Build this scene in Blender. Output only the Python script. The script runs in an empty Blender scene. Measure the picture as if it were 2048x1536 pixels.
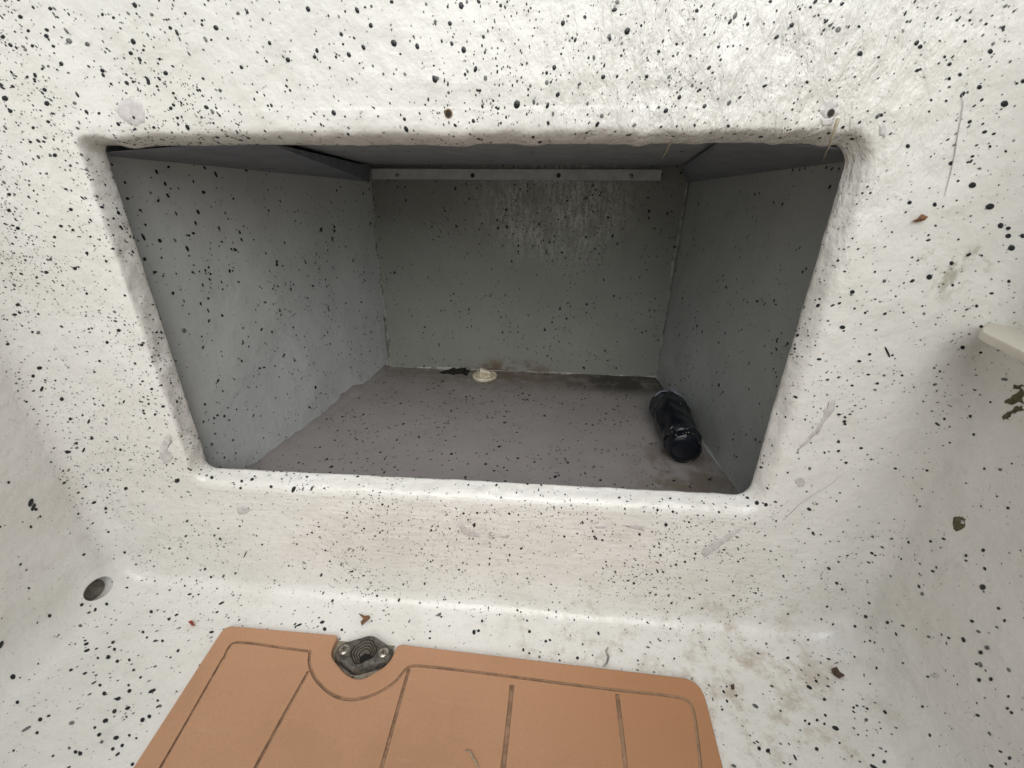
import bpy, bmesh, math, random
from mathutils import Vector, Matrix, noise
from mathutils.bvhtree import BVHTree
R = math.radians
random.seed(7)
S = 0.37                     # metres per survey unit (camera to bulkhead = 1 unit)
scn = bpy.context.scene
COL = scn.collection

# ------------------------------------------------------------------ camera
F, PIT, YAW, ROL = 870.0, R(25), R(-5), R(0.3)
CAM = Vector((0, -1, 0))
FW = Vector((math.sin(YAW)*math.cos(PIT), math.cos(YAW)*math.cos(PIT), -math.sin(PIT)))
r0 = Vector((math.cos(YAW), -math.sin(YAW), 0)); u0 = r0.cross(FW)
RT = math.cos(ROL)*r0 + math.sin(ROL)*u0
UP = -math.sin(ROL)*r0 + math.cos(ROL)*u0
def ray(x, y): return (FW + RT*((x-1024)/F) - UP*((y-768)/F)).normalized()
def atY(x, y, v): d = ray(x, y); return CAM + d*((v-CAM.y)/d.y)
def atZ(x, y, v): d = ray(x, y); return CAM + d*((v-CAM.z)/d.z)
cd = bpy.data.cameras.new('camera'); cam = bpy.data.objects.new('camera', cd); COL.objects.link(cam)
cd.sensor_width = 36; cd.lens = F/2048*36; cd.clip_start = 0.01; cd.clip_end = 100
M = Matrix((RT, UP, -FW)).transposed().to_4x4(); M.translation = CAM*S
cam.matrix_world = M
scn.camera = cam

# ------------------------------------------------------------------ materials
class NT:
    def __init__(s, name):
        s.m = bpy.data.materials.new(name); s.m.use_nodes = True
        s.t = s.m.node_tree; s.n = s.t.nodes; s.b = s.n['Principled BSDF']
        s.co = s.n.new('ShaderNodeNewGeometry').outputs['Position']
    def new(s, k, **kw):
        n = s.n.new(k)
        for a, v in kw.items(): setattr(n, a, v)
        return n
    def link(s, a, b): s.t.links.new(a, b)
    def val(s, sock, v):
        if hasattr(v, 'is_linked') or hasattr(v, 'links'): s.link(v, sock)
        else: sock.default_value = v
    def noise(s, scale, detail=4, rough=.55, dist=0, vec=None):
        n = s.new('ShaderNodeTexNoise'); s.link(vec or s.co, n.inputs['Vector'])
        n.inputs['Scale'].default_value = scale; n.inputs['Detail'].default_value = detail
        n.inputs['Roughness'].default_value = rough; n.inputs['Distortion'].default_value = dist
        return n.outputs['Fac']
    def mapping(s, rot=(0,0,0), scale=(1,1,1), loc=(0,0,0)):
        n = s.new('ShaderNodeMapping'); s.link(s.co, n.inputs['Vector'])
        n.inputs['Rotation'].default_value = rot; n.inputs['Scale'].default_value = scale; n.inputs['Location'].default_value = loc
        return n.outputs[0]
    def ramp(s, v, lo, hi, a=0, b=1):
        n = s.new('ShaderNodeMapRange'); n.interpolation_type = 'SMOOTHSTEP'
        s.link(v, n.inputs[0])
        for i, x in zip((1,2,3,4), (lo,hi,a,b)): n.inputs[i].default_value = x
        return n.outputs[0]
    def math(s, op, a, b=0.0):
        n = s.new('ShaderNodeMath', operation=op); s.val(n.inputs[0], a); s.val(n.inputs[1], b); return n.outputs[0]
    def mix(s, f, a, b):
        n = s.new('ShaderNodeMix', data_type='RGBA'); s.val(n.inputs[0], f)
        for i, c in ((6,a),(7,b)):
            if isinstance(c, tuple): n.inputs[i].default_value = (*c, 1)
            else: s.link(c, n.inputs[i])
        return n.outputs[2]
    def sphere(s, c, r, soft=.6, sc=(1,1,1)):       # 1 inside a soft ellipsoid, c in survey units
        n = s.new('ShaderNodeVectorMath', operation='SUBTRACT'); s.link(s.co, n.inputs[0]); n.inputs[1].default_value = [v*S for v in c]
        k = s.new('ShaderNodeVectorMath', operation='MULTIPLY'); s.link(n.outputs[0], k.inputs[0]); k.inputs[1].default_value = sc
        l = s.new('ShaderNodeVectorMath', operation='LENGTH'); s.link(k.outputs[0], l.inputs[0])
        return s.ramp(l.outputs['Value'], r*S*(1-soft), r*S, 1, 0)
    def bump(s, h, strength, dist, prev=None):
        n = s.new('ShaderNodeBump'); s.link(h, n.inputs['Height'])
        n.inputs['Strength'].default_value = strength; n.inputs['Distance'].default_value = dist
        if prev: s.link(prev, n.inputs['Normal'])
        return n.outputs[0]
    def done(s, col, rough=.5, nrm=None, metal=0):
        if isinstance(col, tuple): s.b.inputs['Base Color'].default_value = (*col, 1)
        else: s.link(col, s.b.inputs['Base Color'])
        s.val(s.b.inputs['Roughness'], rough); s.b.inputs['Metallic'].default_value = metal
        if nrm: s.link(nrm, s.b.inputs['Normal'])
        return s.m

def specks(t, scale, rmax, keep):
    v = t.new('ShaderNodeTexVoronoi', feature='F1'); t.link(t.co, v.inputs['Vector']); v.inputs['Scale'].default_value = scale
    sep = t.new('ShaderNodeSeparateColor'); t.link(v.outputs['Color'], sep.inputs[0])
    on = t.math('LESS_THAN', sep.outputs[0], keep)
    rad = t.math('MULTIPLY', sep.outputs[1], rmax)
    return t.math('MULTIPLY', on, t.math('LESS_THAN', v.outputs['Distance'], rad))

def liner_mat(name, a, b, stain=True, wear=0.0):
    t = NT(name)
    c = t.mix(t.ramp(t.noise(9, 5), .35, .68), a, b)
    dirt = t.noise(38, 6, .65)
    c = t.mix(t.math('MULTIPLY', t.ramp(dirt, .56, .78), .30), c, (.42,.40,.36))
    if stain:
        k = t.math('MULTIPLY', t.ramp(t.noise(30, 6, .7), .47, .66), t.sphere((.62,-.22,-1.3), .48, .8, (1,1,1.2)))
        c = t.mix(t.math('MULTIPLY', k, .6), c, (.38,.29,.19))
        k = t.math('MULTIPLY', t.ramp(t.noise(42, 5, .7), .5, .7), t.sphere((.1,-.1,-1.28), .42, .8, (1,1.8,2)))
        c = t.mix(t.math('MULTIPLY', k, .5), c, (.38,.30,.21))
        k = t.math('MULTIPLY', t.ramp(t.noise(50, 5, .7), .5, .64), t.sphere((.83,0,-.16), .11, .7, (1,1,1.2)))
        c = t.mix(t.math('MULTIPLY', k, .7), c, (.33,.31,.22))
    c = t.mix(t.math('MULTIPLY', specks(t, 330, .22, .22), .62), c, (.06,.06,.06))
    c = t.mix(t.math('MULTIPLY', specks(t, 170, .17, .13), .75), c, (.04,.04,.045))
    n1 = t.bump(t.noise(38, 5, .5), .75, .0045)
    w = t.noise(48, 5, .6, .25, t.mapping((0, R(-40), 0), (1.25, 1, .5)))
    wk = t.math('MULTIPLY', w, t.sphere((.36,0,.2), .62, .8))
    n2 = t.bump(wk, .9, .009, n1)
    br = t.noise(120, 3, .6, 0, t.mapping((0,0,0), (.25, 1, 1.6)))
    n3 = t.bump(t.math('MULTIPLY', br, t.sphere((-.1,-.05,-1.02), 1.0, .5, (.7,1,2.6))), .5, .002, n2)
    n4 = t.bump(t.noise(420, 3), .3, .0007, n3)
    return t.done(c, t.ramp(t.noise(25, 4), .3, .7, .2, .36), n4)

def recess_mat(name, base, kind):
    t = NT(name)
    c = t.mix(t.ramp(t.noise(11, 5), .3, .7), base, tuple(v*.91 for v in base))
    c = t.mix(t.math('MULTIPLY', t.ramp(t.noise(60, 6, .7), .55, .75), .16), c, (.16,.155,.14))
    h = t.noise(90, 4, .6)
    if kind == 'back':      # sky sheen painted in as a pale patch, broken by drip streaks
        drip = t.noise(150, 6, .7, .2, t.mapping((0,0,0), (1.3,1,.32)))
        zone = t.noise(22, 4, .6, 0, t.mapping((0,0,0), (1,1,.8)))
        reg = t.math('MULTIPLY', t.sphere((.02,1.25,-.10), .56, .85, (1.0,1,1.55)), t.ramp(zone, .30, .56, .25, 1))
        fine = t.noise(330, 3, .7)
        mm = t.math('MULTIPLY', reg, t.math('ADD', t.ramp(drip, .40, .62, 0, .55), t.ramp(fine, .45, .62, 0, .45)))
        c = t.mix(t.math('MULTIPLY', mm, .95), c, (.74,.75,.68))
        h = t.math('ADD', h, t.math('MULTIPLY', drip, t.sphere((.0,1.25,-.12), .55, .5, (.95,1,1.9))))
        k = t.math('MULTIPLY', t.ramp(t.noise(40, 5, .7, 0, t.mapping((0,0,0),(.5,1,1))), .45, .62), t.sphere((-.2,1.25,-.96), .34, .8, (1,1,4)))
        c = t.mix(t.math('MULTIPLY', k, .8), c, (.12,.07,.035))
    if kind == 'floor':
        k = t.math('MULTIPLY', t.ramp(t.noise(45, 6, .65), .26, .6), t.sphere((-.2,1.27,-.975), .85, .75, (.75,2.5,1)))
        c = t.mix(t.math('MULTIPLY', k, .8), c, (.13,.085,.045))
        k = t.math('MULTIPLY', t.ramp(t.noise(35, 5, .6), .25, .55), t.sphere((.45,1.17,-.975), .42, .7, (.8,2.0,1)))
        c = t.mix(t.math('MULTIPLY', k, .95), c, (.035,.03,.02))  # shadow of the back right corner, painted into the floor colour
        k = t.math('MULTIPLY', t.ramp(t.noise(30, 5, .6), .38, .6), t.sphere((.52,.35,-.975), .34, .7, (1.3,1,1)))
        c = t.mix(t.math('MULTIPLY', k, .7), c, (.14,.11,.075))
    c = t.mix(t.math('MULTIPLY', specks(t, 240, .2, .16), .6), c, (.03,.03,.03))
    n1 = t.bump(h, .4, .002)
    n2 = t.bump(t.noise(500, 2), .15, .0006, n1)
    return t.done(c, .36, n2)

def plain(name, col, rough=.5, metal=0, var=.25, scale=80, bump=.2, bd=.001, col2=None):
    t = NT(name)
    c = t.mix(t.ramp(t.noise(scale, 5, .65), .35, .7), col, col2 or tuple(v*(1-var) for v in col))
    return t.done(c, rough, t.bump(t.noise(scale*4, 4), bump, bd), metal)

def coat(m): b = m.node_tree.nodes['Principled BSDF']; b.inputs['Coat Weight'].default_value = .35; b.inputs['Coat Roughness'].default_value = .14; return m
M_WALL = liner_mat('white gelcoat', (.80,.79,.765), (.74,.73,.69))
M_REC = recess_mat('grey bilge paint', (.60,.625,.62), 'side')  # left wall: tone raised for the daylight that falls on it
M_RECR = recess_mat('grey bilge paint shaded', (.40,.42,.405), 'side')  # right wall: same paint, darkened where less daylight reaches
M_RECB = recess_mat('grey bilge paint sky sheen', (.265,.27,.245), 'back')
M_RECF = recess_mat('grey bilge paint stained shaded', (.295,.272,.268), 'floor')
M_DROP = plain('black paint drop', (.010,.014,.018), .35, 0, .3)
M_THIN = plain('thin worn paint drop', (.075,.08,.085), .5, 0, .6, 300, col2=(.24,.24,.235))
M_GREYP = plain('bare grey patch', (.655,.625,.62), .55, 0, .25, 150)
M_RAW = plain('bare fibreglass', (.27,.25,.215), .75, 0, .5, 120, .5, .003)
M_MOULD = plain('dark mildew', (.016,.014,.010), .8, 0, .5)
M_OLIVE = plain('olive grime', (.075,.062,.03), .8, 0, .6, 200, col2=(.16,.14,.08))
M_CAULK = plain('old caulk', (.46,.45,.41), .6, 0, .75, 60, .5, .002)
M_STRIP = plain('painted metal strip', (.62,.63,.62), .45, 0, .2, 60)
M_STEEL = plain('screw steel', (.50,.47,.41), .28, 1, .5, 300)
M_RUST = plain('rusty screw', (.07,.045,.03), .7, 0, .6, 300)
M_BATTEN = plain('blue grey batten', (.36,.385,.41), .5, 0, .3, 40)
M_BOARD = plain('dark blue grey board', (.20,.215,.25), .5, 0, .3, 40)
M_PLASTIC = plain('ivory plastic', (.80,.76,.64), .45, 0, .3, 90, col2=(.55,.44,.29))
M_BLACKR = plain('worn black rubber', (.030,.027,.024), .3, 0, .6, 190, .6, .002, col2=(.17,.15,.125))
M_CUP = plain('brown grimy cup', (.030,.024,.020), .45, 0, .6, 200, .4, .002, col2=(.07,.055,.042))
M_CREST = plain('worn cup ridge', (.15,.125,.10), .4, 0, .6, 220)
M_GRIME = plain('tan grime', (.40,.35,.27), .8, 0, .4, 160, col2=(.24,.19,.13))
M_BORE = plain('grimy screw bore', (.035,.03,.024), .9)
M_HOLE = plain('dark hole', (.004,.004,.004), .9)
M_BOTTLE = plain('dark blue plastic', (.006,.008,.014), .26, 0, .5, 40, .15, .003)
M_TAPE = plain('grey blue tape', (.30,.33,.40), .45, 0, .5, 150)
M_GRIT = plain('pale grit', (.30,.29,.25), .7, 0, .6, 300)
M_LEDGE = plain('beige gelcoat', (.66,.62,.53), .4, 0, .12, 30, .2, .001)
M_LEAF = plain('dry leaf', (.22,.11,.05), .8, 0, .5, 250)
M_CHIP = plain('brown chip', (.11,.065,.04), .8, 0, .5, 250)
M_RED = plain('red chip', (.30,.045,.025), .6, 0, .3, 250)
M_STRAW = plain('dry straw', (.42,.36,.26), .7, 0, .4, 300)
def foam_mat():
    t = NT('tan eva foam')
    c = t.mix(t.ramp(t.noise(7, 4), .3, .7), (.515,.285,.168), (.485,.265,.152))
    c = t.mix(t.math('MULTIPLY', t.ramp(t.noise(700, 3, .7), .5, .72), .38), c, (.30,.16,.085))
    c = t.mix(t.math('MULTIPLY', t.ramp(t.noise(35, 6, .7), .55, .8), .4), c, (.52,.32,.20))
    sc = t.noise(60, 4, .6, .4, t.mapping((0,0,R(20)), (.25,2.2,1)))
    c = t.mix(t.math('MULTIPLY', t.ramp(sc, .62, .72), .35), c, (.55,.36,.24))
    c = t.mix(t.math('MULTIPLY', t.ramp(t.noise(260, 4, .7), .66, .72), .5), c, (.24,.13,.07))
    c = t.mix(t.math('MULTIPLY', t.ramp(t.noise(14, 5, .6), .5, .75), .22), c, (.34,.19,.10))
    c = t.mix(t.math('MULTIPLY', t.sphere((.62,-.15,-1.28), .95, .8, (1,1.3,1)), .6), c, (.40,.185,.075))
    n = t.bump(t.noise(1400, 2), .25, .0005, t.bump(t.noise(25, 3), .15, .003))
    return t.done(c, .62, n)
M_FOAM = foam_mat()
def groove_mat():
    t = NT('dirty groove')
    c = t.mix(t.ramp(t.noise(110, 6, .75), .35, .65), (.24,.145,.088), (.44,.26,.16))
    pale = t.math('MULTIPLY', t.sphere((.55,-.35,-1.3), .75, .9), t.ramp(t.noise(45, 4, .7), .3, .55))
    c = t.mix(t.math('MULTIPLY', pale, .75), c, (.46,.30,.19))
    c = t.mix(t.ramp(t.noise(420, 3, .7), .66, .74), c, (.55,.42,.30))
    return t.done(c, .8, t.bump(t.noise(500, 4, .7), .8, .002))
M_GROOVE = groove_mat()

coat(M_WALL)
# ------------------------------------------------------------------ object helpers
def tag(o, label=None, cat=None, group=None, kind=None):
    for k, v in (('label',label),('category',cat),('group',group),('kind',kind)):
        if v: o[k] = v
    return o
def empty(name, loc, label, cat, group=None):
    o = bpy.data.objects.new(name, None); COL.objects.link(o); o.location = Vector(loc)*S
    o.empty_display_size = .02
    return tag(o, label, cat, group)
class Part:
    """vertices in survey units, world space"""
    def __init__(s): s.v = []; s.f = []; s.m = []
    def add(s, vs, fs, mi=0):
        b = len(s.v); s.v += [Vector(p) for p in vs]
        s.f += [tuple(i+b for i in f) for f in fs]; s.m += [mi]*len(fs)
        return b
    def bvh(s): s._n = len(s.f); return BVHTree.FromPolygons(s.v, s.f)
    def build(s, name, mats, parent=None, smooth=True, autosmooth=None):
        me = bpy.data.meshes.new(name)
        org = parent.matrix_basis.translation.copy() if parent else Vector((0,0,0))
        pp = parent.parent if parent else None
        while pp: org += pp.matrix_basis.translation; pp = pp.parent
        me.from_pydata([p*S - org for p in s.v], [], s.f)
        mats = list(mats) if isinstance(mats, list) else [mats]
        if 9 in s.m: s.m = [len(mats) if q == 9 else q for q in s.m]; mats.append(M_THIN)
        for m in mats: me.materials.append(m)
        me.polygons.foreach_set('material_index', s.m)
        me.polygons.foreach_set('use_smooth', [smooth]*len(s.f))
        if autosmooth is not None: me.set_sharp_from_angle(angle=autosmooth)
        me.update()
        if getattr(s, 'nrm', None):
            me.normals_split_custom_set_from_vertices([tuple(n) for n in s.nrm] + [tuple(v.normal) for v in me.vertices[len(s.nrm):]])
        o = bpy.data.objects.new(name, me); COL.objects.link(o)
        if parent: o.parent = parent
        return o
def lathe(p, c, ax, prof, n=28, mi=0, xd=None, sx=1, cap=True):
    ax = Vector(ax).normalized(); c = Vector(c)
    xd = Vector(xd).normalized() if xd else ax.orthogonal().normalized()
    yd = ax.cross(xd)
    vs = []; fs = []
    for (r, h) in prof:
        for i in range(n):
            a = 2*math.pi*i/n
            vs.append(c + ax*h + (xd*math.cos(a)*sx + yd*math.sin(a))*r)
    for j in range(len(prof)-1):
        for i in range(n):
            fs.append((j*n+i, j*n+(i+1)%n, (j+1)*n+(i+1)%n, (j+1)*n+i))
    if cap: fs.append(tuple(range((len(prof)-1)*n, len(prof)*n)))
    p.add(vs, fs, mi)
def tube(p, pts, rad, n=7, mi=0):
    pts = [Vector(q) for q in pts]; vs = []; fs = []
    for k, q in enumerate(pts):
        d = (pts[min(k+1,len(pts)-1)] - pts[max(k-1,0)]).normalized()
        a = d.orthogonal().normalized() if k == 0 else (a - d*a.dot(d)).normalized()
        b = d.cross(a); r = rad[k] if isinstance(rad, (list,tuple)) else rad
        for i in range(n):
            t = 2*math.pi*i/n; vs.append(q + (a*math.cos(t)+b*math.sin(t))*r)
    for k in range(len(pts)-1):
        for i in range(n): fs.append((k*n+i, k*n+(i+1)%n, (k+1)*n+(i+1)%n, (k+1)*n+i))
    fs += [tuple(range(n-1,-1,-1)), tuple(range((len(pts)-1)*n, len(pts)*n))]
    p.add(vs, fs, mi)
def prism(p, poly, z0, z1, mi=0, bev=0):
    """polygon (x,y) extruded z0..z1 with an optional eased top edge"""
    n = len(poly); rings = []
    def inset(d):
        out = []
        for i in range(n):
            a, b, c = Vector(poly[i-1]), Vector(poly[i]), Vector(poly[(i+1)%n])
            e1 = (b-a).normalized(); e2 = (c-b).normalized()
            nn = Vector((-(e1.y+e2.y), e1.x+e2.x))
            nn = nn.normalized() if nn.length > 1e-6 else Vector((0,0))
            out.append(b + nn*d)
        return out
    area = sum(poly[i-1][0]*poly[i][1]-poly[i][0]*poly[i-1][1] for i in range(n))
    sg = 1 if area > 0 else -1
    prof = [(0,z0),(0,z1-bev)] + ([(bev*.3*sg,z1-bev*.3),(bev*sg,z1)] if bev else [])
    vs = []
    for d, z in prof: vs += [(q.x, q.y, z) for q in inset(d)]
    fs = []
    for j in range(len(prof)-1):
        for i in range(n):
            q = (j*n+i, j*n+(i+1)%n, (j+1)*n+(i+1)%n, (j+1)*n+i)
            fs.append(q if sg > 0 else q[::-1])
    top = tuple(range((len(prof)-1)*n, len(prof)*n)); bot = tuple(range(n-1,-1,-1))
    fs += [top if sg > 0 else top[::-1], bot if sg > 0 else bot[::-1]]
    p.add(vs, fs, mi)
def N3(p, s, k=0): return noise.noise(Vector(p)*s + Vector((k*7.3, k*3.1, k)))

# ------------------------------------------------------------------ the moulded liner
ZF, ZT = -1.30, .46
def rrect(cs, rad, n, na):
    """closed rounded quad; corners order BL, BR, TR, TL (x,z). Returns points, outward normals, side index"""
    out = []
    k = 4
    for s in range(4):
        a = Vector(cs[s]); b = Vector(cs[(s+1)%4]); z = Vector(cs[s-1]); r = rad[s]; r2 = rad[(s+1)%4]
        e = (b-a).normalized(); e0 = (a-z).normalized(); nr = Vector((e.y, -e.x)); n0 = Vector((e0.y, -e0.x))
        tl = lambda u, v, rr: rr*math.tan(math.acos(max(-1, min(1, u.dot(v))))/2)
        t1 = tl(e0, e, r); t2 = tl(e, (Vector(cs[(s+2)%4])-b).normalized(), r2)
        cen = a + e*t1 - nr*r
        for i in range(na):
            t = (i/na); d = Vector(n0).slerp(nr, t)
            out.append((cen + d*r, d, s if t >= .5 else (s-1)%4))
        p0 = a + e*t1; p1 = b - e*t2
        for i in range(n):
            out.append((p0.lerp(p1, i/n), nr, s))
    return out
NS, NA = 210, 22
RIM = [(-1.063,-.832), (.589,-.814), (.590,.071), (-1.042,.069)]
lip = rrect(RIM, [.028,.042,.045,.015], NS, NA)
RO = [(-1.475,ZF), (.972,ZF), (.950,ZT), (-1.425,ZT)]
RF = .052
room = rrect(RO, [.13,.13,.05,.05], NS, NA)
RFI = [RF*(1-max(0,-n.y)) + .040*max(0,-n.y) for q, n, s_ in room]
NP = len(lip)
bulk = Part(); grid = []
flare = {0:1.0, 1:2.1, 2:1.35, 3:.75}
LIPP = [(.02,.066),(.002,.060),(0,.053),(.0015,.044),(.0035,.034),(.006,.024),(.0085,.0155),(.011,.009),(.014,.0045),(.018,.0017),(.025,.0004),(.042,0)]
flr = lambda i: sum(flare[lip[(i+k*4)%NP][2]] for k in range(-6,7))/13
for (o, y) in LIPP:
    row = []
    for i, (q, n, s) in enumerate(lip):
        f = flr(i)
        w = Vector((q.x, 0, q.y))
        a = N3(w, 4)*.0028 + N3(w, 16, 1)*.0012 + N3(w, 45, 2)*.0009
        a += N3((w.x, y*1.6, w.z), 26, 12)*.0030*min(1, o/.004)                     # long trowel ridges in the jamb
        if s == 2: a += max(0, N3(w, 20, 4)-.2)*.012 - .001          # drips of filler under the top edge
        fade = 1 if y > .003 else y/.003
        p = q + n*(o*f - a*fade)
        fb = sum(lip[(i+k*3)%NP][2] == 0 for k in range(-10,11))/21
        nose = .053*(1-math.sin(min(1, o/.036)*math.pi/2))**1.15 if 0 < o < .036 and y < .05 else y   # the sill is a soft nose
        yy = y*(1-fb) + nose*fb
        yy = yy + N3(w, 9, 3)*.003*fade
        row.append(Vector((p.x, yy, p.y)))
    grid.append(row)
NR = 46
for k in range(1, NR+1):
    t = k/NR; t = t*.75 + .25*t*t
    row = []
    for i in range(NP):
        q = lip[i][0] + lip[i][1]*(.042*flr(i)); p = room[i][0] - room[i][1]*RFI[i]
        w = q.lerp(p, t); w = Vector((w.x, 0, w.y))
        d = N3(w, 3)*.006 + N3(w, 11, 5)*.0022
        # a slight brushed-putty swelling near the opening and ridges upper right
        ed = min(1, k/10)
        w.y = d*ed + .001*(1-ed)
        row.append(w)
    grid.append(row)
NFI = 9
for k in range(1, NFI+1):
    a = k/NFI*math.pi/2
    row = []
    for i, (q, n, s) in enumerate(room):
        ix = len(row); rf = RFI[ix]; base = q - n*rf; w = Vector((base.x, 0, base.y))
        d = N3(w, 3)*.006 + N3(w, 11, 5)*.0022
        p = base + n*(rf*math.sin(a))
        up = n.y > .5
        row.append(Vector((p.x, (0 if up else -rf*(1-math.cos(a))) + d*math.cos(a), p.y)))
    grid.append(row)
vs = [p for r in grid for p in r]; fs = []
for j in range(len(grid)-1):
    for i in range(NP):
        fs.append((j*NP+i, (j+1)*NP+i, (j+1)*NP+(i+1)%NP, j*NP+(i+1)%NP))
bulk.add(vs, fs)
# tube behind the fillet, towards the camera: side 0 floor, side 1 right wall, side 3 left wall
YS = [-RF]
while YS[-1] > -.75: YS.append(YS[-1]-.0085)
while YS[-1] > -2.6: YS.append(YS[-1]-.06)
sheets = {}
for side in (0, 1, 3):
    ids = [i for i in range(NP) if room[i][2] == side]
    if side == 3: # contiguous run wraps past index 0
        ids = [i for i in range(NP-NS-NA, NP) if room[i][2] == 3] + [i for i in range(NA) if room[i][2] == 3]
    else: ids = [i for i in ids]
    nxt = (ids[-1]+1) % NP
    ids.append(nxt)
    if side == 1: ids = [i for i in ids if not (room[i][1].y > .5)]
    if side == 3: ids = [i for i in ids if not (room[i][1].y > .5)]
    P = Part(); vs = []; n = len(ids)
    for j, y in enumerate(YS):
        for i in ids:
            q, nn, s = room[i]; yy = y - YS[0] - RFI[i]; w = Vector((q.x, yy, q.y))
            d = (N3(w, 2.5, 8)*.010 + N3(w, 9, 9)*.003) * min(1, j/12)
            vs.append(Vector((q.x - nn.x*d, yy, q.y - nn.y*d)))
    fs = []
    for j in range(len(YS)-1):
        for i in range(n-1): fs.append((j*n+i, (j+1)*n+i, (j+1)*n+i+1, j*n+i+1))
    P.add(vs, fs); sheets[side] = P
floor, rightw, leftw = sheets[0], sheets[1], sheets[3]
# unseen end wall behind the viewer, added to hold back low light
AY, AZT = -2.3, -.12
aft = Part()
vs = [(-1.6+3.2*i/30, AY, -1.45+(AZT+1.45)*j/16) for j in range(17) for i in range(31)]
aft.add(vs, [(j*31+i, j*31+i+1, (j+1)*31+i+1, (j+1)*31+i) for j in range(16) for i in range(30)])
aft.add([(-1.6,AY,AZT),(1.1,AY,AZT),(1.1,AY-.3,AZT),(-1.6,AY-.3,AZT)], [(0,1,2,3)])

# drilled hole where the left wall meets the bulkhead
def first_hit(parts, x, y):
    best = None
    d = ray(x, y)
    for P in parts:
        h = P.tree.ray_cast(CAM, d)
        if h[0] is not None and (best is None or h[3] < best[3]): best = (h[0], h[1], P, h[3])
    return best
for P in (bulk, floor, rightw, leftw): P.tree = P.bvh()
hole = first_hit((bulk, leftw), 197, 1172)
hc, hn = hole[0], hole[1]
if hn.dot(ray(197,1172)) > 0: hn = -hn
def tplane(dx, dy):
    q = ray(197+dx, 1177+dy); t = (hc-CAM).dot(hn)/q.dot(hn); return CAM + q*t
hc = tplane(0, 0)
ha = tplane(19, -24) - hc; hb = tplane(15, 11) - hc
hr = max(ha.length, hb.length)
def refine(P, c, rad, k=8):
    nf, nm = [], []
    for f, m in zip(P.f, P.m):
        q = [P.v[i] for i in f]
        if len(f) != 4 or (sum(q, Vector())/4 - c).length > rad: nf.append(f); nm.append(m); continue
        b = len(P.v)
        for j in range(k+1):
            for i in range(k+1): P.v.append(q[0].lerp(q[1], i/k).lerp(q[3].lerp(q[2], i/k), j/k))
        for j in range(k):
            for i in range(k):
                nf.append((b+j*(k+1)+i, b+j*(k+1)+i+1, b+(j+1)*(k+1)+i+1, b+(j+1)*(k+1)+i)); nm.append(m)
    P.f, P.m = nf, nm
for P in (bulk, leftw, floor):
    refine(P, hc, hr*1.8)
    touched = set()
    for i, p in enumerate(P.v):
        e = p - hc; h = e.dot(hn); t = e - hn*h
        ca, cb = t.dot(ha)/ha.length_squared, t.dot(hb)/hb.length_squared
        rr = math.hypot(ca, cb)*hr
        if rr < hr*1.3 and abs(h) < .045:
            if hr*.95 < rr < hr*1.05:
                k = hr*(.985 if rr < hr else 1.015)
                p += t*(k/rr - 1); rr = k
            if rr < hr:
                P.v[i] = p - hn*(.06*(1-(rr/hr)**12*.3)) + (hb.normalized()*-.012 if rr < hr*.9 else Vector((0,0,0))); touched.add(i)
    for fi, f in enumerate(P.f):
        if all(i in touched for i in f): P.m[fi] = 2

# ------------------------------------------------------------------ the recess
D = 1.25
def wallgrid(c00, c10, c11, c01, nu, nv, amp, k):
    P = Part(); vs = []; c = [Vector(q) for q in (c00,c10,c11,c01)]
    nn = (c[1]-c[0]).cross(c[3]-c[0]).normalized()
    for j in range(nv+1):
        for i in range(nu+1):
            u, v = i/nu, j/nv
            p = c[0].lerp(c[1], u).lerp(c[3].lerp(c[2], u), v)
            vs.append(p + nn*(N3(p, 4, k)*amp + N3(p, 14, k+1)*amp*.35))
    fs = [(j*(nu+1)+i, j*(nu+1)+i+1, (j+1)*(nu+1)+i+1, (j+1)*(nu+1)+i) for j in range(nv) for i in range(nu)]
    P.add(vs, fs); return P
YI = .058
LFx, LBx, RFx, RBx = -1.105, -.905, .700, .600
ZR, ZC0, ZC1 = -.975, .092, .069
rec_l = wallgrid((LFx,YI,ZR),(LBx,D,ZR),(LBx+.02,D,ZC1+.02),(LFx,YI,ZC0+.02), 60, 50, .006, 1)
rec_r = wallgrid((RBx,D,ZR),(RFx,YI,ZR),(RFx,YI,ZC0+.02),(RBx+.01,D,ZC1+.02), 60, 50, .006, 2)
rec_b = wallgrid((LBx-.02,D,ZR-.01),(RBx+.02,D,ZR-.01),(RBx+.03,D,ZC1+.02),(LBx-.02,D,ZC1+.02), 70, 50, .005, 3)
rec_f = wallgrid((LFx-.02,YI,ZR),(RFx+.02,YI,ZR),(RBx+.02,D+.02,ZR),(LBx-.02,D+.02,ZR), 70, 60, .006, 4)
rec_c = wallgrid((LBx-.03,D+.02,ZC1),(RBx+.03,D+.02,ZC1),(RFx+.02,YI-.01,ZC0),(LFx-.02,YI-.01,ZC0), 40, 40, .002, 5)
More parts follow.
